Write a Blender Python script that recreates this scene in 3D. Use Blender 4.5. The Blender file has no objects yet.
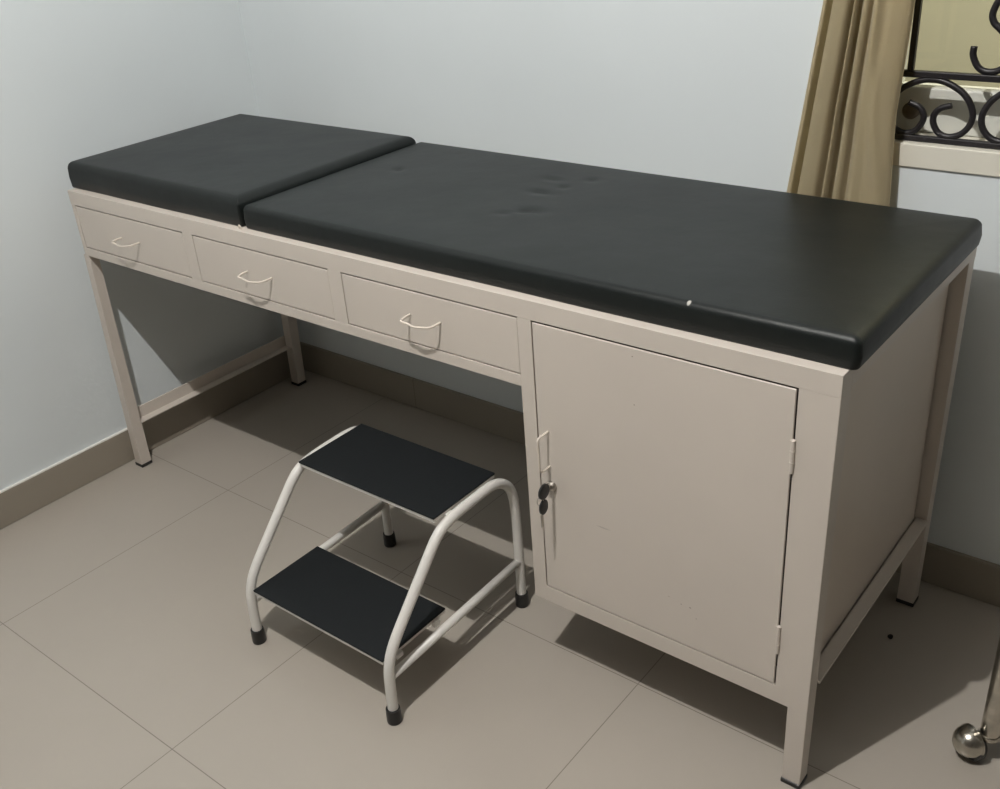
import bpy, bmesh, math, random
from mathutils import Vector, Matrix, noise
random.seed(4)
sc = bpy.context.scene
col = sc.collection

# ------------------------------------------------------------------ materials
def mat(name, color, rough=.5, metal=0., spec=.5, bump=None, vary=None, coat=0.):
    m = bpy.data.materials.new(name); m.use_nodes = True
    nt = m.node_tree; b = nt.nodes['Principled BSDF']
    b.inputs['Base Color'].default_value = (*color, 1)
    b.inputs['Roughness'].default_value = rough
    b.inputs['Metallic'].default_value = metal
    b.inputs['Specular IOR Level'].default_value = spec
    b.inputs['Coat Weight'].default_value = coat
    tc = nt.nodes.new('ShaderNodeTexCoord')
    if vary:
        sc_, amt = vary
        n = nt.nodes.new('ShaderNodeTexNoise'); n.inputs['Scale'].default_value = sc_
        n.inputs['Detail'].default_value = 5
        nt.links.new(tc.outputs['Object'], n.inputs['Vector'])
        r = nt.nodes.new('ShaderNodeMapRange')
        r.inputs['From Min'].default_value = .3; r.inputs['From Max'].default_value = .7
        r.inputs['To Min'].default_value = 1 - amt; r.inputs['To Max'].default_value = 1 + amt
        nt.links.new(n.outputs['Fac'], r.inputs['Value'])
        mx = nt.nodes.new('ShaderNodeVectorMath'); mx.operation = 'SCALE'
        mx.inputs[0].default_value = color
        nt.links.new(r.outputs['Result'], mx.inputs['Scale'])
        nt.links.new(mx.outputs['Vector'], b.inputs['Base Color'])
    if bump:
        sc_, st, dist = bump
        n = nt.nodes.new('ShaderNodeTexNoise'); n.inputs['Scale'].default_value = sc_
        n.inputs['Detail'].default_value = 4
        nt.links.new(tc.outputs['Object'], n.inputs['Vector'])
        bp = nt.nodes.new('ShaderNodeBump'); bp.inputs['Strength'].default_value = st
        bp.inputs['Distance'].default_value = dist
        nt.links.new(n.outputs['Fac'], bp.inputs['Height'])
        nt.links.new(bp.outputs['Normal'], b.inputs['Normal'])
    return m

M = {}
M['wall'] = mat('wall_paint', (.69, .735, .75), .7, spec=.3, bump=(7, .2, .004), vary=(1.6, .03))
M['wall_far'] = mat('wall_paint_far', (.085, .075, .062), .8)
M['ceil'] = mat('ceiling_paint', (.26, .25, .235), .8)
M['cream'] = mat('cream_enamel', (.62, .56, .50), .42, bump=(55, .25, .0012), vary=(3.5, .035))
M['cream_side'] = mat('cream_enamel_panel', (.62, .545, .47), .42, bump=(14, .3, .002), vary=(2.5, .06))
M['wire'] = mat('painted_wire', (.70, .63, .55), .35)
M['inside'] = mat('interior_shade', (.10, .075, .055), .8)  # shade of the closed cupboard, given as a dark colour
M['black_plastic'] = mat('black_plastic', (.012, .012, .012), .4)
M['rubber'] = mat('tread_rubber', (.004, .006, .0075), .7, bump=(180, .35, .0008), spec=.35)
M['tube'] = mat('white_enamel_tube', (.72, .70, .66), .33, bump=(60, .2, .0008))
M['chrome'] = mat('worn_chrome', (.56, .53, .47), .25, metal=1., vary=(40, .25))
M['iron'] = mat('wrought_iron', (.012, .010, .012), .45, bump=(70, .3, .001))
M['steel'] = mat('key_steel', (.45, .42, .38), .35, metal=1.)
M['frame'] = mat('window_paint', (.72, .69, .60), .45)
M['sash'] = mat('sash_paint', (.66, .66, .60), .45)
M['outside'] = mat('outside_render', (.74, .68, .50), .9)
M['knob'] = mat('dark_brass', (.10, .07, .035), .5)
M['crumb'] = mat('dark_crumb', (.015, .013, .012), .9)

def vinyl(name, dents, chips):
    m = bpy.data.materials.new(name); m.use_nodes = True
    nt = m.node_tree; L = nt.links; b = nt.nodes['Principled BSDF']
    b.inputs['Roughness'].default_value = .5
    b.inputs['Specular IOR Level'].default_value = .28
    tc = nt.nodes.new('ShaderNodeTexCoord')
    v = nt.nodes.new('ShaderNodeTexVoronoi'); v.inputs['Scale'].default_value = 420
    L.new(tc.outputs['Object'], v.inputs['Vector'])
    n = nt.nodes.new('ShaderNodeTexNoise'); n.inputs['Scale'].default_value = 7; n.inputs['Detail'].default_value = 3
    L.new(tc.outputs['Object'], n.inputs['Vector'])
    b1 = nt.nodes.new('ShaderNodeBump'); b1.inputs['Strength'].default_value = .10; b1.inputs['Distance'].default_value = .001
    L.new(v.outputs['Distance'], b1.inputs['Height'])
    b2 = nt.nodes.new('ShaderNodeBump'); b2.inputs['Strength'].default_value = .35; b2.inputs['Distance'].default_value = .006
    L.new(n.outputs['Fac'], b2.inputs['Height']); L.new(b1.outputs['Normal'], b2.inputs['Normal'])
    L.new(b2.outputs['Normal'], b.inputs['Normal'])
    r = nt.nodes.new('ShaderNodeMapRange'); r.inputs['To Min'].default_value = .36; r.inputs['To Max'].default_value = .46
    L.new(n.outputs['Fac'], r.inputs['Value']); L.new(r.outputs['Result'], b.inputs['Roughness'])
    cur = None
    def spot(p, s, ca, cb, prev):
        mp = nt.nodes.new('ShaderNodeMapping'); mp.vector_type = 'TEXTURE'
        mp.inputs['Location'].default_value = p; mp.inputs['Scale'].default_value = s
        L.new(tc.outputs['Object'], mp.inputs['Vector'])
        ln = nt.nodes.new('ShaderNodeVectorMath'); ln.operation = 'LENGTH'
        L.new(mp.outputs['Vector'], ln.inputs[0])
        mr = nt.nodes.new('ShaderNodeMapRange'); mr.inputs['From Min'].default_value = .6
        mr.inputs['From Max'].default_value = 1.; mr.inputs['To Min'].default_value = ca; mr.inputs['To Max'].default_value = 0
        L.new(ln.outputs['Value'], mr.inputs['Value'])
        mix = nt.nodes.new('ShaderNodeMix'); mix.data_type = 'RGBA'
        L.new(mr.outputs['Result'], mix.inputs['Factor'])
        if prev is None: mix.inputs[6].default_value = BASE
        else: L.new(prev, mix.inputs[6])
        mix.inputs[7].default_value = cb
        return mix.outputs[2]
    BASE = (.0075, .0100, .0096, 1)
    b.inputs['Base Color'].default_value = BASE
    for p, s in dents: cur = spot(p, s, .75, (.006, .006, .006, 1), cur)  # crease shade painted into the colour at each dent
    for p, s in chips: cur = spot(p, s, .9, (.5, .48, .44, 1), cur)
    if cur is not None: L.new(cur, b.inputs['Base Color'])
    return m

DENTS = [((.730, .331, .80), (.010, .006, .02)), ((1.147, .242, .80), (.022, .006, .02)),
         ((1.130, .230, .80), (.012, .004, .02)), ((1.089, .333, .80), (.026, .005, .02)),
         ((1.065, .412, .80), (.020, .004, .02)), ((1.114, .380, .80), (.010, .004, .02)),
         ((1.135, .44, .80), (.012, .005, .02)), ((1.105, .205, .80), (.012, .003, .02))]
CHIPS = [((1.5739, .0225, .795), (.0035, .005, .008))]
M['vinyl'] = vinyl('black_vinyl', DENTS, CHIPS)
M['vinyl_head'] = vinyl('black_vinyl_head', [((.42, .30, .81), (.008, .005, .02))], [])

def tile_mat(name, base, grout, size, ox, oy, gw, rough, two_d=True, amt=.03):
    m = bpy.data.materials.new(name); m.use_nodes = True
    nt = m.node_tree; L = nt.links; b = nt.nodes['Principled BSDF']
    tc = nt.nodes.new('ShaderNodeTexCoord')
    sp = nt.nodes.new('ShaderNodeSeparateXYZ'); L.new(tc.outputs['Object'], sp.inputs[0])
    def mth(op, a, bb=None):
        k = nt.nodes.new('ShaderNodeMath'); k.operation = op
        for i, x in enumerate((a, bb)):
            if x is None: continue
            if isinstance(x, (int, float)): k.inputs[i].default_value = x
            else: L.new(x, k.inputs[i])
        return k.outputs[0]
    def line(o, off):
        t = mth('DIVIDE', mth('SUBTRACT', o, off), size)
        fr = mth('SUBTRACT', t, mth('ROUND', t))
        d = mth('MULTIPLY', mth('ABSOLUTE', fr), size)
        return mth('LESS_THAN', d, gw)
    g = mth('MAXIMUM', line(sp.outputs[0], ox), line(sp.outputs[1], oy)) if two_d else line(sp.outputs[0], ox)
    n = nt.nodes.new('ShaderNodeTexNoise'); n.inputs['Scale'].default_value = 2.2; n.inputs['Detail'].default_value = 8
    n.inputs['Roughness'].default_value = .7
    L.new(tc.outputs['Object'], n.inputs['Vector'])
    r = nt.nodes.new('ShaderNodeMapRange'); r.inputs['From Min'].default_value = .3; r.inputs['From Max'].default_value = .7
    r.inputs['To Min'].default_value = 1 - amt; r.inputs['To Max'].default_value = 1 + amt
    L.new(n.outputs['Fac'], r.inputs['Value'])
    vm = nt.nodes.new('ShaderNodeVectorMath'); vm.operation = 'SCALE'; vm.inputs[0].default_value = base
    L.new(r.outputs['Result'], vm.inputs['Scale'])
    mx = nt.nodes.new('ShaderNodeMix'); mx.data_type = 'RGBA'
    L.new(g, mx.inputs['Factor']); L.new(vm.outputs[0], mx.inputs[6]); mx.inputs[7].default_value = (*grout, 1)
    L.new(mx.outputs[2], b.inputs['Base Color'])
    rr = nt.nodes.new('ShaderNodeMapRange'); rr.inputs['To Min'].default_value = rough; rr.inputs['To Max'].default_value = rough + .12
    L.new(n.outputs['Fac'], rr.inputs['Value']); L.new(rr.outputs['Result'], b.inputs['Roughness'])
    bp = nt.nodes.new('ShaderNodeBump'); bp.inputs['Strength'].default_value = .4; bp.inputs['Distance'].default_value = .0008
    bp.invert = True
    L.new(g, bp.inputs['Height']); L.new(bp.outputs['Normal'], b.inputs['Normal'])
    return m
TS, TX, TY = .5959, .2753, -.5407
M['floor'] = tile_mat('floor_tile', (.395, .358, .310), (.20, .18, .15), TS, TX, TY, .0009, .28)
M['base'] = tile_mat('baseboard_tile', (.30, .265, .215), (.18, .16, .13), TS, .40, 0, .0012, .3, two_d=False)
M['base_left'] = mat('baseboard_tile_left', (.30, .265, .215), .3, vary=(3, .05))
M['grout'] = mat('light_grout', (.80, .79, .75), .8)

def glass():
    m = bpy.data.materials.new('window_glass'); m.use_nodes = True
    nt = m.node_tree; nt.nodes.remove(nt.nodes['Principled BSDF'])
    out = nt.nodes['Material Output']
    t = nt.nodes.new('ShaderNodeBsdfTransparent'); t.inputs[0].default_value = (.96, .97, .95, 1)
    g = nt.nodes.new('ShaderNodeBsdfGlossy'); g.inputs['Roughness'].default_value = .03
    f = nt.nodes.new('ShaderNodeFresnel'); f.inputs['IOR'].default_value = 1.45
    mx = nt.nodes.new('ShaderNodeMixShader')
    nt.links.new(f.outputs[0], mx.inputs[0]); nt.links.new(t.outputs[0], mx.inputs[1]); nt.links.new(g.outputs[0], mx.inputs[2])
    nt.links.new(mx.outputs[0], out.inputs['Surface'])
    return m
M['glass'] = glass()

def cloth():
    m = mat('mustard_curtain', (.60, .51, .325), .75, spec=.3)
    nt = m.node_tree; b = nt.nodes['Principled BSDF']; L = nt.links
    b.inputs['Sheen Weight'].default_value = .25
    tc = nt.nodes.new('ShaderNodeTexCoord')
    mp = nt.nodes.new('ShaderNodeMapping'); mp.inputs['Scale'].default_value = (900, 900, 250)
    L.new(tc.outputs['Object'], mp.inputs['Vector'])
    n = nt.nodes.new('ShaderNodeTexNoise'); n.inputs['Scale'].default_value = 1
    L.new(mp.outputs['Vector'], n.inputs['Vector'])
    bp = nt.nodes.new('ShaderNodeBump'); bp.inputs['Strength'].default_value = .25; bp.inputs['Distance'].default_value = .0006
    L.new(n.outputs['Fac'], bp.inputs['Height']); L.new(bp.outputs['Normal'], b.inputs['Normal'])
    return m
M['cloth'] = cloth()
def emis(name, c, s):
    m = mat(name, c, .5); b = m.node_tree.nodes['Principled BSDF']
    b.inputs['Emission Color'].default_value = (*c, 1); b.inputs['Emission Strength'].default_value = s
    return m
M['lamp'] = emis('lamp_diffuser', (1, .95, .88), 5)
M['white_plastic'] = mat('white_plastic', (.8, .8, .78), .4)

def chipped(src, name, spots):
    m = src.copy(); m.name = name; nt = m.node_tree; L = nt.links; b = nt.nodes['Principled BSDF']
    tc = next(n for n in nt.nodes if n.bl_idname == 'ShaderNodeTexCoord')
    cur = b.inputs['Base Color'].links[0].from_socket
    for p, s_, c in spots:
        mp = nt.nodes.new('ShaderNodeMapping'); mp.vector_type = 'TEXTURE'
        mp.inputs['Location'].default_value = p; mp.inputs['Scale'].default_value = s_
        L.new(tc.outputs['Object'], mp.inputs['Vector'])
        ln = nt.nodes.new('ShaderNodeVectorMath'); ln.operation = 'LENGTH'; L.new(mp.outputs['Vector'], ln.inputs[0])
        mr = nt.nodes.new('ShaderNodeMapRange'); mr.inputs['From Min'].default_value = .5; mr.inputs['From Max'].default_value = 1.
        mr.inputs['To Min'].default_value = .8; mr.inputs['To Max'].default_value = 0
        L.new(ln.outputs['Value'], mr.inputs['Value'])
        mix = nt.nodes.new('ShaderNodeMix'); mix.data_type = 'RGBA'
        L.new(mr.outputs['Result'], mix.inputs['Factor']); L.new(cur, mix.inputs[6]); mix.inputs[7].default_value = (*c, 1)
        cur = mix.outputs[2]
    L.new(cur, b.inputs['Base Color']); return m
DK = (.16, .11, .07)
M['door'] = chipped(M['cream'], 'cream_enamel_door', [((1.4952, 0, .7062 - .006), (.0015, .02, .0012), DK), ((1.4979, 0, .6205), (.0013, .02, .0013), DK),
    ((1.5988, 0, .2794), (.0022, .02, .0013), DK), ((1.5827, 0, .2795), (.0016, .02, .001), DK), ((1.437, 0, .372), (.016, .02, .0018), (.45, .40, .36)),
    ((1.61, 0, .262), (.0012, .02, .0012), DK), ((1.56, 0, .285), (.003, .02, .0009), (.4, .34, .28))])
# ------------------------------------------------------------------ helpers
def finish(bm, name, m, parent=None, smooth=False, angle=None):
    bmesh.ops.recalc_face_normals(bm, faces=bm.faces)
    me = bpy.data.meshes.new(name); bm.to_mesh(me); bm.free()
    o = bpy.data.objects.new(name, me); col.objects.link(o)
    for k in (m if isinstance(m, list) else [m]): me.materials.append(k)
    if smooth:
        for p in me.polygons: p.use_smooth = True
        if angle: me.set_sharp_from_angle(angle=math.radians(angle))
    if parent is not None: setpar(o, parent)
    return o
def setpar(o, parent):
    # coordinates of meshes are world coordinates; keep them while parenting
    o.parent = parent
    w = Matrix.Identity(4); q = parent
    chain = []
    while q is not None: chain.append(q); q = q.parent
    for q in reversed(chain): w = w @ Matrix.Translation(q.location)
    o.location = -w.translation
def empty(name, loc, label, cat, group=None):
    o = bpy.data.objects.new(name, None); col.objects.link(o); o.location = loc
    o.empty_display_size = .05
    tag(o, label, cat, group); return o
def tag(o, label=None, cat=None, group=None, kind=None):
    if label: o['label'] = label
    if cat: o['category'] = cat
    if group: o['group'] = group
    if kind: o['kind'] = kind
    return o
def box(bm, x0, x1, y0, y1, z0, z1, bev=0., seg=2, mi=0):
    r = bmesh.ops.create_cube(bm, size=1)
    vs = r['verts']
    for v in vs:
        v.co = Vector((x0 + (v.co.x + .5) * (x1 - x0), y0 + (v.co.y + .5) * (y1 - y0), z0 + (v.co.z + .5) * (z1 - z0)))
    fs = {f for v in vs for f in v.link_faces}
    for f in fs: f.material_index = mi
    if bev:
        es = list({e for v in vs for e in v.link_edges})
        bmesh.ops.bevel(bm, geom=es, offset=bev, segments=seg, affect='EDGES', profile=.5)
def prism(bm, bot, top, bev=0.):
    """bot/top = (x0,x1,y0,y1,z)"""
    r = bmesh.ops.create_cube(bm, size=1); vs = r['verts']
    for v in vs:
        q = top if v.co.z > 0 else bot
        v.co = Vector((q[0] if v.co.x < 0 else q[1], q[2] if v.co.y < 0 else q[3], q[4]))
    if bev:
        bmesh.ops.bevel(bm, geom=list({e for v in vs for e in v.link_edges}), offset=bev, segments=2, affect='EDGES')
def catmull(pts, n=8):
    P = [Vector(p) for p in pts]; P = [2 * P[0] - P[1]] + P + [2 * P[-1] - P[-2]]
    out = []
    for i in range(1, len(P) - 2):
        for k in range(n):
            t = k / n; a, b, c, d = P[i - 1], P[i], P[i + 1], P[i + 2]
            out.append(.5 * ((2 * b) + (-a + c) * t + (2 * a - 5 * b + 4 * c - d) * t * t + (-a + 3 * b - 3 * c + d) * t ** 3))
    out.append(P[-2]); return out
def tube(bm, pts, r, seg=14, square=False, cap=True):
    pts = [Vector(p) for p in pts]
    T = []
    for i in range(len(pts)):
        a = pts[max(i - 1, 0)]; b = pts[min(i + 1, len(pts) - 1)]; T.append((b - a).normalized())
    up = Vector((0, 0, 1)) if abs(T[0].z) < .9 else Vector((1, 0, 0))
    N = (up - up.dot(T[0]) * T[0]).normalized()
    rings = []
    for i, p in enumerate(pts):
        N = (N - N.dot(T[i]) * T[i]).normalized(); B = T[i].cross(N)
        rr = r[i] if isinstance(r, (list, tuple)) else r
        ring = []
        for k in range(seg):
            a = 2 * math.pi * (k + .5) / seg
            ring.append(bm.verts.new(p + rr * (math.cos(a) * N + math.sin(a) * B)))
        rings.append(ring)
    for i in range(len(rings) - 1):
        for k in range(seg):
            bm.faces.new((rings[i][k], rings[i][(k + 1) % seg], rings[i + 1][(k + 1) % seg], rings[i + 1][k]))
    if cap:
        bm.faces.new(rings[0][::-1]); bm.faces.new(rings[-1])
def lathe(bm, prof, c, axis='z', seg=32):
    """prof list of (r, h) ; c base centre"""
    c = Vector(c); rings = []
    for r, h in prof:
        ring = []
        for k in range(seg):
            a = 2 * math.pi * k / seg; x, y = r * math.cos(a), r * math.sin(a)
            d = {'z': (x, y, h), 'y': (x, h, y), 'x': (h, x, y)}[axis]
            ring.append(bm.verts.new(c + Vector(d)))
        rings.append(ring)
    for i in range(len(rings) - 1):
        for k in range(seg):
            bm.faces.new((rings[i][k], rings[i][(k + 1) % seg], rings[i + 1][(k + 1) % seg], rings[i + 1][k]))
    bm.faces.new(rings[0][::-1]); bm.faces.new(rings[-1])
NB = bmesh.new

# ------------------------------------------------------------------ room
XL, YB, XR, YF, ZC = -.0752, .628, 4.3, -3.6, 2.80
bm = NB(); box(bm, XL - .12, XR + .12, YF - .12, YB + .14, -.1, 0)
tag(finish(bm, 'floor', M['floor']), kind='structure')
bm = NB(); box(bm, XL - .12, XR + .12, YF - .12, YB + .14, ZC, ZC + .1)
tag(finish(bm, 'ceiling', M['ceil']), kind='structure')
bm = NB(); box(bm, XL - .12, XL, YF, YB, 0, ZC)
tag(finish(bm, 'wall_left', M['wall']), kind='structure')
bm = NB(); box(bm, XR, XR + .12, YF, YB, 0, ZC)
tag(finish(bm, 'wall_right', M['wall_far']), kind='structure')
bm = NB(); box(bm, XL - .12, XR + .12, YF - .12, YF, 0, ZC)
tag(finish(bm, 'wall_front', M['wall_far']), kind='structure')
# back wall round the window opening
WX0, WX1, WZ0, WZ1 = 1.555, 2.42, .836, 1.98
bm = NB()
box(bm, XL - .12, WX0, YB, YB + .14, 0, ZC); box(bm, WX1, XR + .12, YB, YB + .14, 0, ZC)
box(bm, WX0, WX1, YB, YB + .14, 0, WZ0); box(bm, WX0, WX1, YB, YB + .14, WZ1, ZC)
tag(finish(bm, 'wall_back', M['wall']), kind='structure')
HB = .0925
bm = NB(); box(bm, XL, XL + .008, YF, YB - .008, 0, HB - .003, .0015, 1); box(bm, XL, XL + .0078, YF, YB - .008, HB - .003, HB, mi=1)
tag(finish(bm, 'baseboard_left', [M['base_left'], M['grout']]), kind='structure')
bm = NB(); box(bm, XL, XR, YB - .008, YB, 0, HB - .002, .0015, 1); box(bm, XL, XR, YB - .0075, YB, HB - .002, HB, mi=0)
tag(finish(bm, 'baseboard_back', M['base']), kind='structure')

# window: fixed painted frame, sash with pane and catch
bm = NB()
box(bm, WX0, WX1, YB - .004, YB + .14, WZ0, .876, .002); box(bm, WX0, WX1, YB - .004, YB + .14, WZ1 - .04, WZ1, .002)
box(bm, WX0, WX0 + .036, YB - .004, YB + .14, .876, WZ1 - .04, .002); box(bm, WX1 - .036, WX1, YB - .004, YB + .14, .876, WZ1 - .04, .002)
win = tag(finish(bm, 'window_1', M['frame']), kind='structure')
bm = NB()
sx0, sx1, sz0, sz1 = WX0 + .036, WX1 - .036, .8765, WZ1 - .04
box(bm, sx0, sx1, YB + .075, YB + .115, sz0, .9525, .003); box(bm, sx0, sx1, YB + .075, YB + .115, sz1 - .05, sz1, .003)
box(bm, sx0, sx0 + .012, YB + .075, YB + .115, .9525, sz1 - .05, .002); box(bm, sx1 - .05, sx1, YB + .075, YB + .115, .9525, sz1 - .05, .003)
sash = finish(bm, 'window_sash', M['sash'], win)
bm = NB(); box(bm, sx0 + .012, sx1 - .05, YB + .093, YB + .097, .9525, sz1 - .05)
finish(bm, 'window_pane', M['glass'], sash)
bm = NB(); lathe(bm, [(.013, 0), (.0145, -.004), (.0145, -.012), (.010, -.018), (.003, -.020)], (1.634, YB + .075, .9145), 'y', 24)
finish(bm, 'window_catch', M['knob'], sash, True, 40)
bm = NB(); box(bm, .6, 4.2, 2.1, 2.25, -.1, 3.4)
tag(finish(bm, 'wall_outside', M['outside']), kind='structure')

# wrought iron grille
gy = .645
gr = empty('window_grille', (2.09, gy, .88), 'black wrought iron scroll grille across the window opening', 'window grille')
def bar(a, b, w=.0055, h=None):
    h = h or w
    bm = NB(); a = Vector(a); b = Vector(b)
    x0, x1 = sorted((a.x, b.x)); z0, z1 = sorted((a.z, b.z))
    if x1 - x0 > z1 - z0: box(bm, x0, x1, gy - w, gy + w, z0 - h, z1 + h, .0015)
    else: box(bm, x0 - h, x1 + h, gy - w, gy + w, z0, z1, .0015)
    finish(bm, 'bar', M['iron'], gr)
bar((sx0, gy, .8815), (sx1, gy, .8815), h=.0048); bar((sx0, gy, .9870), (sx1, gy, .9870), h=.0055)
bar((sx0, gy, 1.90), (sx1, gy, 1.90)); bar((sx0, gy, 1.79), (sx1, gy, 1.79))
VX = [1.641, 1.641 + .305, 1.641 + .61, 1.641 + .915]
for x in VX: bar((x, gy, .9925), (x, gy, 1.7845), h=.0048)
# half of the omega scroll, mirrored about its own centre
OM = [(1.6656, .9795), (1.685, .9785), (1.6975, .9775), (1.7140, .9715), (1.7310, .9610), (1.7440, .9460), (1.7510, .9270),
      (1.7480, .9090), (1.7360, .8945), (1.7176, .8880), (1.7008, .8935), (1.6909, .9080), (1.6902, .9220), (1.6989, .9335), (1.716, .9400)]
cx = 1.6815
def omega(c, flip=1):
    pts = [(c + (cx - x) * 1., z) for x, z in OM[::-1][:-1]] + [(c + (x - cx), z) for x, z in OM[1:]]
    # drop the middle overlap: keep points monotone over the crown
    left = [(c - (x - cx), z) for x, z in OM[2:]][::-1]
    right = [(c + (x - cx), z) for x, z in OM[2:]]
    pts = left + [(c, .9795)] + right
    if flip < 0: pts = [(x, 1.845 * 2 - z - .0 + 0) if False else (x, 2.7705 - z) for x, z in pts]
    bm = NB(); tube(bm, catmull([(x, gy, z) for x, z in pts], 6), .0053, 10)
    finish(bm, 'scroll', M['iron'], gr, True)
k = 0
c0 = 1.6790
for i in range(6):
    c = c0 + i * .1535
    if c + .075 > sx1: break
    omega(c)
    omega(c, -1)
# C scrolls standing on the middle bar
def cscroll(c, s):
    pts = [(-.029, .0475), (-.0285, .033), (-.018, .0155), (-.002, .0095), (.016, .0150), (.0255, .034), (.0225, .052), (.015, .0660), (.0055, .0755), (-.0040, .0835),
           (-.0085, .0940), (-.0070, .1060), (-.0010, .1190), (.012, .135), (.030, .150), (.034, .180), (.022, .205), (.002, .213), (-.016, .203), (-.022, .185)]
    bm = NB(); tube(bm, catmull([(c + s * x, gy, .987 + z) for x, z in pts], 6), .0053, 10)
    finish(bm, 'scroll', M['iron'], gr, True)
for a in (VX[0], VX[1], VX[2]):
    cscroll(a + .1235, 1); cscroll(a + .305 - .1235, -1)

# curtain: one pleated cloth hanging from a rod
def curtain():
    bm = NB(); N = 220; K = 60; z0, z1 = .70, 2.25
    rows = []
    # pleats measured along the width : (u, depth)
    prof = [(0, -.006), (.040, -.011), (.055, -.002), (.068, .022), (.090, .022), (.108, -.006), (.14, -.013), (.22, -.014), (.285, -.009), (.318, .014),
            (.338, .000), (.362, -.011), (.39, -.004), (.412, .018), (.430, .016), (.450, -.005), (.485, -.014), (.525, -.010), (.552, .006), (.575, -.004),
            (.63, -.014), (.72, -.010), (.80, -.013), (.90, -.010), (.97, -.004), (1, .004)]
    pc = catmull([(u, d, 0) for u, d in prof], 12)
    def depth(u):
        for a, b in zip(pc, pc[1:]):
            if a.x <= u <= b.x + 1e-9: t = (u - a.x) / max(b.x - a.x, 1e-6); return a.y + (b.y - a.y) * t
        return pc[-1].y
    for j in range(K + 1):
        t = j / K; z = z0 + (z1 - z0) * t
        xl = 1.4620 + (z - .78) * .128 if z < 1.2 else 1.5158 + (z - 1.2) * .03
        xr = 1.640 + .05 * abs(z - .93) * (z < 1.3) + .018 * (z >= 1.3)
        row = []
        for i in range(N + 1):
            u = i / N
            uu = u + .020 * math.sin(z * 5.0) * math.sin(math.pi * u) + .05 * max(0, (.95 - z)) * math.sin(math.pi * u)
            d = depth(min(max(uu, 0), 1)) * (.85 + .25 * t)
            d += .0035 * math.sin(z * 11 + u * 9) * u + .003 * noise.noise(Vector((u * 4, z * 3, 0)))
            # a soft diagonal fold in the loose right panel
            w = (u - .78) + (z - .93) * .9
            d += -.007 * math.exp(-(w / .06) ** 2) * (u > .5) * min(1, (u - .5) * 6)
            row.append(bm.verts.new((xl + (xr - xl) * u, .596 + d, z)))
        rows.append(row)
    for j in range(K):
        for i in range(N): bm.faces.new((rows[j][i], rows[j][i + 1], rows[j + 1][i + 1], rows[j + 1][i]))
    bmesh.ops.solidify(bm, geom=bm.faces[:], thickness=.0012)
    return finish(bm, 'curtain', M['cloth'], None, True)
cu = curtain(); tag(cu, 'mustard tan curtain hanging in folds at the left side of the window', 'curtain')
bm = NB(); tube(bm, [(1.40, .596, 2.26), (2.75, .596, 2.26)], .0085, 16)
for x in (1.40, 2.75): lathe(bm, [(.003, -.014), (.013, -.010), (.015, 0), (.013, .010), (.003, .014)], (x, .596, 2.26), 'x', 20)
for x in (1.47, 2.68): box(bm, x - .006, x + .006, .596, YB, 2.246, 2.262)
tag(finish(bm, 'curtain_rod', M['chrome'], None, True, 40), 'thin metal rod carrying the tan curtain above the window', 'curtain rod')

# ------------------------------------------------------------------ examination couch
L_, W_, H_ = 1.8055, .567, .750
bed = empty('examination_couch', (.90, .28, 0), 'long cream painted steel examination couch with three drawers and a cupboard, in the corner', 'examination couch')
C = M['cream']
# fascia and rails = one welded frame
bm = NB()
B = .0004
box(bm, -.002, L_, 0, .034, .7175, H_, B)                                # front top rail
box(bm, 0.0, 1.285, 0, .034, .5945, .6150, B)                          # rail under the drawers
box(bm, .0, .0125, 0, .034, .6155, .7170, 0)                             # left edge
for x0, x1 in ((.4175, .4500), (.8525, .8865)): box(bm, x0, x1, .0002, .034, .6150, .7175, 0)
box(bm, 1.2850, 1.3118, 0, .034, .163, .7175, B)                         # left stile of the cupboard
box(bm, 1.3118, 1.7735, 0.0003, .034, .163, .1960, 0)                         # rail under the door
box(bm, 1.7490, 1.7730, 0.0003, .034, .1960, .7175, 0)                      # right stile
box(bm, -.002, .032, .034, W_ - .034, .7175, H_, B); box(bm, L_ - .034, L_, .034, W_ - .034, .7195, H_, B)   # end rails
box(bm, -.002, L_, W_ - .034, W_, .7175, H_, B)                          # rear top rail
box(bm, L_ - .0222, L_, .033, W_ - .033, .2030, .2075, B); box(bm, L_ - .0222, L_ - .0200, .034, W_ - .034, .175, .2030, 0)                  # lower right rail
box(bm, 1.285, L_ - .034, W_ - .034, W_, .163, .198, B)                  # rear lower rail
box(bm, .032, 1.285, W_ - .030, W_ - .004, .60, .7175, 0)                # rear apron
box(bm, .002, .010, .034, W_ - .034, .598, .7175, 0)                     # left end apron
finish(bm, 'frame', C, bed)
# lower left cross rail : an angle iron between the left legs
bm = NB()
box(bm, -.031, -.028, .026, .548, .124, .158, .0008); box(bm, -.031, -.004, .026, .548, .124, .127, .0008)
finish(bm, 'cross_rail', C, bed)
bm = NB(); box(bm, .005, L_ - .005, .005, W_ - .005, .7440, .7498)
finish(bm, 'deck', C, bed)
def leg(bot, top, foot):
    bm = NB(); prism(bm, bot, top, .0005)
    o = finish(bm, 'leg', C, bed)
    x0, x1, y0, y1 = foot
    bm = NB(); box(bm, x0 - .0015, x1 + .0015, y0 - .0015, y1 + .0015, 0, .009, .002)
    finish(bm, 'foot_cap', M['black_plastic'], o)
leg((-.0395, -.0105, 0., .029, .006), (-.0095, .0125, .001, .024, .5946), (-.0395, -.0105, 0., .029))
leg((1.7715, 1.8015, 0, .029, .006), (1.7690, 1.8055, 0, .034, .7176), (1.7715, 1.8015, -.001, .029))
leg((-.028, .001, .536, .566, .006), (-.002, .031, W_ - .033, W_ - .001, .7180), (-.028, .001, .536, .566))
leg((1.770, 1.8015, .532, .561, .006), (1.7720, 1.8050, .534, .5665, .7224), (1.770, 1.8015, .532, .561))

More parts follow.
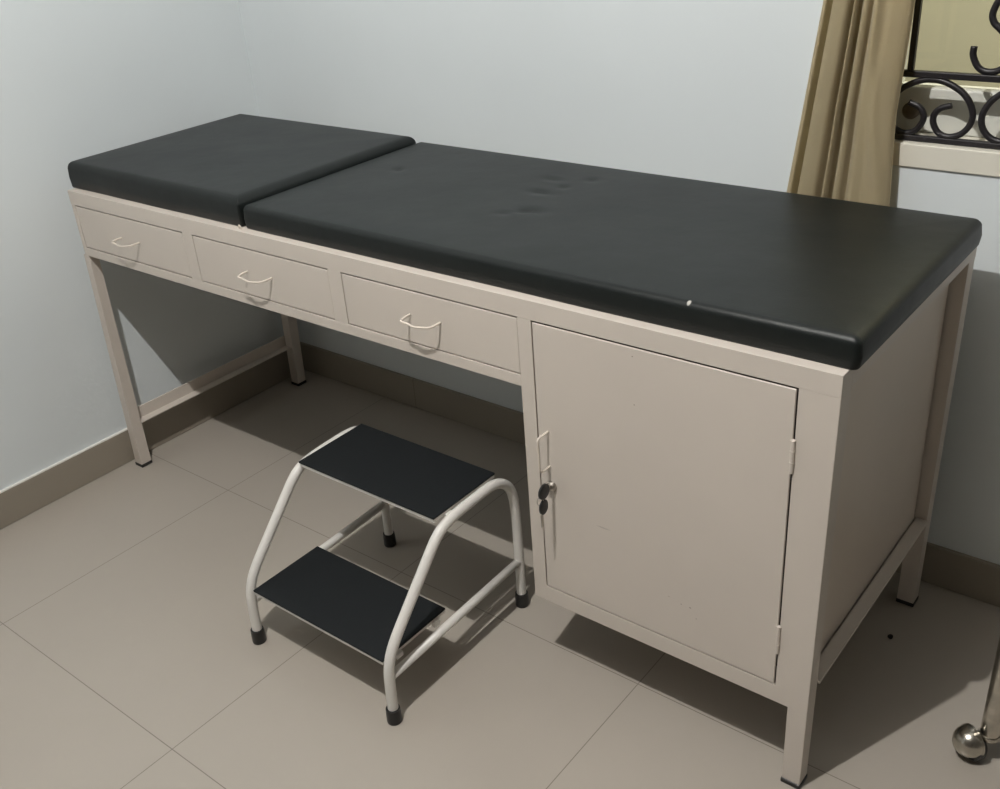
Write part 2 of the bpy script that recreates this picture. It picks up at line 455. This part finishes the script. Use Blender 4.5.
# cupboard body
bm = NB(); t = .0015
box(bm, 1.2855, 1.287, .034, W_ - .004, .166, .717)         # left side
box(bm, 1.287, L_ - .036, W_ - .036, W_ - .0345, .198, .717)       # rear
box(bm, 1.287, L_ - .036, .034, W_ - .036, .166, .168)         # bottom
finish(bm, 'cupboard_body', C, bed)
bm = NB(); box(bm, L_ - .0275, L_ - .0245, .036, .5262, .2065, .7235, .0006, 1)
finish(bm, 'side_panel', M['cream_side'], bed)
# added dark block: painted shade, so the joints seem to open on an unlit cupboard
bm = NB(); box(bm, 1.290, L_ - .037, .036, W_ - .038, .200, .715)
finish(bm, 'joint_shade_block', M['inside'], bed)

def wire(pts, name, parent, r=.0020, n=8):
    bm = NB(); tube(bm, catmull(pts, n), r, 8); return finish(bm, name, M['wire'], parent, True)
# drawers
def drawer(x0, x1, hx0, hx1, hz):
    bm = NB()
    box(bm, x0, x1, .0006, .004, .6172, .7146, .0009, 1)
    box(bm, x0 + .004, x0 + .006, .004, .42, .622, .705); box(bm, x1 - .006, x1 - .004, .004, .42, .622, .705)
    box(bm, x0 + .004, x1 - .004, .42, .422, .622, .705); box(bm, x0 + .004, x1 - .004, .004, .42, .620, .622)
    d = finish(bm, 'drawer', C, bed)
    wire([(hx0, .001, hz), (hx0, -.010, hz), (hx0 + .0005, -.021, hz - .0015), (hx0 + .004, -.0255, hz - .0025), (hx0 + .016, -.026, hz - .003),
          ((hx0 + hx1) / 2, -.028, hz - .0045), (hx1 - .018, -.026, hz - .003), (hx1 - .004, -.0225, hz - .001),
          (hx1, -.012, hz), (hx1, .001, hz)], 'drawer_handle', d)
drawer(.0145, .4160, .1765, .2450, .6655)
drawer(.4515, .8512, .6125, .6850, .6675)
drawer(.8880, 1.2838, 1.0490, 1.1185, .6700)
# door
bm = NB(); box(bm, 1.3135, 1.7458, .0004, .004, .1980, .7142, .0010, 1)
door = finish(bm, 'door', M['door'], bed)
hx = 1.3335
wire([(hx, .001, .5235), (hx, -.012, .5235), (hx, -.024, .5230), (hx, -.0275, .5195), (hx, -.028, .509), (hx, -.0275, .490), (hx, -.0275, .470),
      (hx, -.024, .4590), (hx, -.012, .4570), (hx, .001, .4570)], 'door_handle', door)
bm = NB(); lathe(bm, [(.0095, .0006), (.0095, -.003), (.0082, -.005), (.0075, -.0075), (.004, -.0078)], (1.3362, 0, .4190), 'y', 24)
tag(finish(bm, 'lock', M['steel'], door, True, 35), 'round metal cam lock')
for z in (.612, .288):
    bm = NB(); tube(bm, [(1.7476, -.0005, z - .026), (1.7476, -.0005, z + .026)], .0033, 10)
    for dz in (-.009, .009): tube(bm, [(1.7476, -.0005, z + dz - .0006), (1.7476, -.0005, z + dz + .0006)], .0040, 10)
    box(bm, 1.7425, 1.7476, -.0012, .0012, z - .024, z + .024)
    finish(bm, 'hinge', C, door, True, 40)

# keys in the lock
def key(origin, blade_dir, name_label):
    k = empty('cabinet_key', origin, name_label, 'key')
    return k
kx, kz = 1.3372, .4200
k1 = key((kx, -.008, kz), None, 'black headed key standing in the cupboard door lock')
bm = NB(); box(bm, kx - .001, kx + .001, -.024, -.0077, kz - .0035, kz + .0035, .0004); finish(bm, 'key_blade', M['steel'], k1)
bm = NB(); lathe(bm, [(.004, -.0028), (.0112, -.0028), (.0140, -.0015), (.0140, .0015), (.0122, .0028), (.004, .0028)], (kx + .002, -.027, kz + .004), 'x', 28)
finish(bm, 'key_head', M['black_plastic'], k1, True, 40)
k2 = key((kx, -.036, .398), None, 'spare black headed key dangling below the key in the lock')
bm = NB(); lathe(bm, [(.003, -.0026), (.0095, -.0026), (.0112, -.0014), (.0112, .0014), (.0095, .0026), (.003, .0026)], (kx + .002, -.030, .3945), 'x', 28)
for v in bm.verts: v.co.z = .3925 + (v.co.z - .3925) * 1.25
finish(bm, 'key_head', M['black_plastic'], k2, True, 40)
bm = NB(); box(bm, kx - .001, kx + .001, -.0365, -.0300, .3560, .3800, .0004); finish(bm, 'key_blade', M['steel'], k2)
bm = NB()
pts = [(kx + .0032 * math.cos(a), -.0355 + .0075 * math.cos(a) * .6, .4085 + .0085 * math.sin(a)) for a in [i * 2 * math.pi / 20 for i in range(21)]]
tube(bm, pts, .0007, 6); finish(bm, 'key_ring', M['steel'], k2, True)

bm = NB(); tube(bm, catmull([(.5985, .012, .7495), (.5985, .011, .7550), (.6015, .010, .7580), (.6050, .010, .7560), (.6060, .011, .7500)], 5), .0013, 8)
finish(bm, 'hinge_loop', M['wire'], bed, True)
# ------------------------------------------------------------------ upholstered pads
def pad(name, x0, x1, y0, y1, z0, z1, r, crown, m, seed, sag=0., rc=.016, exl=.5, exr=.5):
    """rounded upholstered slab: rings from the bottom edge round to the centre"""
    bm = NB()
    prof = [(.006, z0), (.0015, z0), (.0, z0 + .003), (-.0015, (z0 + z1) / 2 - .004)]
    for k in range(0, 9):
        a = k / 8 * math.pi / 2
        prof.append((r * (1 - math.cos(a)), z1 - r + r * math.sin(a)))
    half = (y1 - y0) / 2
    ins = r
    while True:
        ins = min(ins + .010, half - .0003); prof.append((ins, z1))
        if ins >= half - .0004: break
    def outline(i):
        il = i * exl if i < r else i - r * (1 - exl); ir = i * exr if i < r else i - r * (1 - exr)
        X0, X1, Y0, Y1 = x0 + il, x1 - ir, y0 + i, y1 - i
        rr = max(rc - i * .6, .0008)
        rr = min(rr, (Y1 - Y0) / 2 - .0005)
        pts = []
        nx, ny, na = 150, 44, 8
        for k in range(nx): pts.append((X0 + rr + (X1 - X0 - 2 * rr) * k / nx, Y0))
        for k in range(na): a = -math.pi / 2 + k / na * math.pi / 2; pts.append((X1 - rr + rr * math.cos(a), Y0 + rr + rr * math.sin(a)))
        for k in range(ny): pts.append((X1, Y0 + rr + (Y1 - Y0 - 2 * rr) * k / ny))
        for k in range(na): a = k / na * math.pi / 2; pts.append((X1 - rr + rr * math.cos(a), Y1 - rr + rr * math.sin(a)))
        for k in range(nx): pts.append((X1 - rr - (X1 - X0 - 2 * rr) * k / nx, Y1))
        for k in range(na): a = math.pi / 2 + k / na * math.pi / 2; pts.append((X0 + rr + rr * math.cos(a), Y1 - rr + rr * math.sin(a)))
        for k in range(ny): pts.append((X0, Y1 - rr - (Y1 - Y0 - 2 * rr) * k / ny))
        for k in range(na): a = math.pi + k / na * math.pi / 2; pts.append((X0 + rr + rr * math.cos(a), Y0 + rr + rr * math.sin(a)))
        return pts
    rings = []
    for i, z in prof:
        ring = []
        for (x, y) in outline(i):
            zz = z
            if i > r * .3:
                ex = min(x - x0, x1 - x) ; ey = min(y - y0, y1 - y)
                f = 1 - math.exp(-min(ex, ey) / .07)
                zz += crown * f
                zz += .0008 * noise.noise(Vector((x * 5 + seed, y * 6, 0))) * f
                for (p, s) in DENTS if name == 'couch_mattress' else []:
                    zz -= .0036 * math.exp(-(((x - p[0]) / (s[0] * 1.2)) ** 2 + ((y - p[1]) / (s[1] * 1.8)) ** 2))
            if False and x > L_ + .0015 and z < z0 + .006: zz -= sag
            wob = .0012 * noise.noise(Vector((x * 7, y * 7, z * 30 + seed)))
            ring.append(bm.verts.new((x, y + (wob if y < y0 + .05 else 0), zz)))
        rings.append(ring)
    n = len(rings[0])
    for a, b in zip(rings, rings[1:]):
        for k in range(n): bm.faces.new((a[k], a[(k + 1) % n], b[(k + 1) % n], b[k]))
    bm.faces.new(rings[0][::-1])
    # close the central slit with quads
    R = rings[-1]
    bmesh.ops.remove_doubles(bm, verts=R, dist=.0011)
    bmesh.ops.triangulate(bm, faces=[f for f in bm.faces if len(f.verts) > 4])
    return finish(bm, name, m, None, True)
o = pad('couch_mattress', .607, 1.8165, .018, .538, .7505, .7950, .011, .0035, M['vinyl'], 0, sag=0, rc=.010, exl=.7, exr=1.3)
tag(o, 'long black vinyl mattress pad covering most of the cream couch', 'mattress')
o = pad('couch_headrest', -.0115, .600, .018, .530, .7505, .8080, .017, .003, M['vinyl_head'], 7, rc=.004, exl=.3, exr=1.25)
tag(o, 'shorter raised black vinyl headrest pad at the left end of the couch', 'headrest')

# ------------------------------------------------------------------ step stool
st = empty('step_stool', (.968, -.075, 0), 'low two step footstool, white tube frame and black rubber treads, in front of the couch', 'step stool')
FR = [(-.2650, .004), (-.2640, .040), (-.2625, .085), (-.2590, .118), (-.2500, .145), (-.2330, .170), (-.2050, .2010), (-.1640, .2450), (-.1240, .2880),
      (-.1060, .3050), (-.0900, .3150), (-.0700, .3210), (-.0400, .3245), (0, .3260), (.035, .3265), (.062, .3235), (.085, .3120), (.103, .2920), (.112, .2660),
      (.1155, .2350), (.117, .1750), (.1165, .110), (.1155, .004)]
for x in (.781, 1.1555):
    bm = NB(); tube(bm, catmull([(x, y, z) for y, z in FR], 5), .0098, 18)
    f = finish(bm, 'side_frame', M['tube'], st, True)
    bm = NB(); tube(bm, [(x, -.2535, .1000), (x, .1100, .1110)], .0085, 14)
    finish(bm, 'stretcher', M['tube'], f, True)
    for y in (-.2650, .1155):
        bm = NB(); lathe(bm, [(.0105, 0), (.0135, .0008), (.0140, .004), (.0136, .022), (.0130, .031), (.0104, .0315)], (x, y, 0), 'z', 22)
        finish(bm, 'foot_cap', M['black_plastic'], f, True, 40)
def tread(y0, y1, z, x0, x1):
    bm = NB()
    for a, b, c, d in ((x0, x1, y0, y0 + .002), (x0, x1, y1 - .002, y1), (x0, x0 + .002, y0 + .002, y1 - .002), (x1 - .002, x1, y0 + .002, y1 - .002)):
        box(bm, a, b, c, d, z - .0085, z - .002)
    box(bm, x0 + .002, x1 - .002, y0 + .002, y1 - .002, z - .004, z - .002)
    t = finish(bm, 'tread', M['tube'], st)
    bm = NB(); box(bm, x0 - .0015, x1 + .0015, y0 - .0015, y1 + .0015, z - .0019, z + .0022, .0012)
    finish(bm, 'rubber_mat', M['rubber'], t)
    return t
tread(-.096, .0755, .3360, .7925, 1.1440)
tl = tread(-.262, -.096, .1325, .7980, 1.1440)
for x, ys, z in ((.7905, (-.225, -.125), .1170), (1.1440, (-.225, -.125), .1170), (.7860, (-.06, .05), .3200), (1.1440, (-.06, .05), .3200)):
    for y in ys:
        bm = NB(); box(bm, x, x + .0070, y - .008, y + .008, z, z + .0095, .0008); finish(bm, 'weld_lug', M['tube'], st)

# ------------------------------------------------------------------ trolley, only its near caster leg is in the frame
tr = empty('instrument_trolley', (2.25, .40, 0), 'chrome tubular trolley leg with a round caster, right of the couch', 'trolley')
tx0, tx1, ty0, ty1 = 2.0195, 2.47, .232, .56
for x, y in ((tx0, ty0), (tx1, ty0), (tx0, ty1), (tx1, ty1)):
    bm = NB(); tube(bm, [(x, y, .052), (x, y, .84)], .0150, 20); lg = finish(bm, 'leg', M['chrome'], tr, True, 40)
    bm = NB(); lathe(bm, [(.0160, 0), (.0172, .002), (.0172, .007), (.0160, .009)], (x, y, .046), 'z', 22); finish(bm, 'collar', M['chrome'], lg, True, 40)
    dx = -.0225; cy = y - .014
    # ball shaped hood with its swivel neck
    bm = NB()
    tube(bm, catmull([(x, y, .050), (x - .001, y, .044), (x - .006, y - .003, .040), (x - .020, y - .008, .038)], 5), .0085, 12)
    cst = finish(bm, 'caster', M['chrome'], lg, True, 40)
    ctr = Vector((x + dx, cy, 0)); rot = Matrix.Rotation(math.radians(236), 4, 'Z')
    def turned(bm):
        bmesh.ops.transform(bm, matrix=Matrix.Translation(ctr) @ rot @ Matrix.Translation(-ctr), verts=bm.verts)
    bm = NB(); lathe(bm, [(.004, .0275), (.0145, .0245), (.0215, .0180), (.0258, .0090), (.0270, 0), (.0262, -.003), (.0235, -.004)], (x + dx, cy, .0345), 'x', 32)
    lathe(bm, [(.0262, -.0045), (.0275, -.0040), (.0275, -.0010), (.0262, -.0005)], (x + dx, cy, .0345), 'x', 32); turned(bm)
    finish(bm, 'hood', M['chrome'], cst, True, 40)
    bm = NB(); lathe(bm, [(.010, -.016), (.022, -.015), (.0262, -.010), (.0262, .003), (.022, .005)], (x + dx, cy, .0263), 'x', 28); turned(bm)
    finish(bm, 'wheel', M['black_plastic'], cst, True, 40)
for z in (.26, .78):
    bm = NB()
    box(bm, tx0 + .013, tx1 - .013, ty0, ty1, z, z + .003, 0)
    for a, b, c, d in ((tx0 + .010, tx1 - .010, ty0 - .002, ty0 + .002), (tx0 + .010, tx1 - .010, ty1 - .002, ty1 + .002),
                       (tx0 + .010, tx0 + .013, ty0 + .002, ty1 - .002), (tx1 - .013, tx1 - .010, ty0 + .002, ty1 - .002)):
        box(bm, a, b, c, d, z, z + .03, 0)
    finish(bm, 'shelf', M['chrome'], tr)

# a little dark crumb on the tiles beside the couch
bm = NB(); bmesh.ops.create_icosphere(bm, subdivisions=2, radius=.0055)
for v in bm.verts:
    v.co *= 1 + .35 * noise.noise(v.co * 300); v.co.z *= .6; v.co += Vector((1.797, .4235, .0030))
zmin = min(v.co.z for v in bm.verts)
for v in bm.verts: v.co.z -= zmin
tag(finish(bm, 'crumb', M['crumb'], None, True), 'tiny dark crumb of dirt on the floor right of the couch', 'crumb')

# ------------------------------------------------------------------ ceiling lamp + lights
LX, LY = 1.43, -.95
lamp = empty('ceiling_lamp', (LX, LY, ZC), 'round white ceiling lamp above the front of the couch', 'ceiling lamp')
bm = NB(); lathe(bm, [(.070, 0), (.075, -.004), (.075, -.022), (.066, -.026)], (LX, LY, ZC), 'z', 36); finish(bm, 'lamp_base', M['white_plastic'], lamp, True, 40)
bm = NB(); lathe(bm, [(.060, -.024), (.062, -.034), (.054, -.048), (.034, -.058), (.008, -.062)], (LX, LY, ZC), 'z', 36); finish(bm, 'lamp_diffuser', M['lamp'], lamp, True, 40)
ld = bpy.data.lights.new('ceiling_lamp_light', 'POINT'); ld.energy = 162; ld.color = (1, .98, .95); ld.shadow_soft_size = .013
lo = bpy.data.objects.new('ceiling_lamp_light', ld); lo.location = (LX, LY, 2.695); col.objects.link(lo)

# a lamp in the passage outside the window lights the rendered wall there
ol = bpy.data.lights.new('passage_lamp_light', 'AREA'); ol.energy = 70; ol.size = .5; ol.color = (1, .97, .88)
oo = bpy.data.objects.new('passage_lamp_light', ol); oo.location = (2.3, 1.2, 3.1); col.objects.link(oo)
oo.rotation_euler = (Vector((1.9, 2.1, 1.0)) - oo.location).to_track_quat('-Z', 'Y').to_euler()
w = bpy.data.worlds.new('world'); sc.world = w; w.use_nodes = True
w.node_tree.nodes['Background'].inputs[0].default_value = (1, .97, .90, 1)
w.node_tree.nodes['Background'].inputs[1].default_value = .03

# ------------------------------------------------------------------ camera (solved from the tile grid and the couch)
cd = bpy.data.cameras.new('camera'); cam = bpy.data.objects.new('camera', cd); col.objects.link(cam)
cd.sensor_fit = 'HORIZONTAL'; cd.sensor_width = 36; cd.lens = 1013.32 / 1000 * 36; cd.clip_start = .02
r = Vector((0.7838899920517646, 0.6169891105664677, -0.06957670445978151))
u = Vector((-0.2443406057285572, 0.4095549869193146, 0.8789552782034601))
f = Vector((-0.5708013216113698, 0.6720038319324669, -0.4718015484446764))
m = Matrix(((r.x, u.x, -f.x, 2.19988), (r.y, u.y, -f.y, -1.13224), (r.z, u.z, -f.z, 1.36106), (0, 0, 0, 1)))
cam.matrix_world = m
sc.camera = cam
vs = sc.view_settings
sc.display_settings.display_device = 'sRGB'
vs.view_transform = 'Standard'; vs.look = 'None'; vs.gamma = 1; vs.use_curve_mapping = False; vs.exposure = 0.0
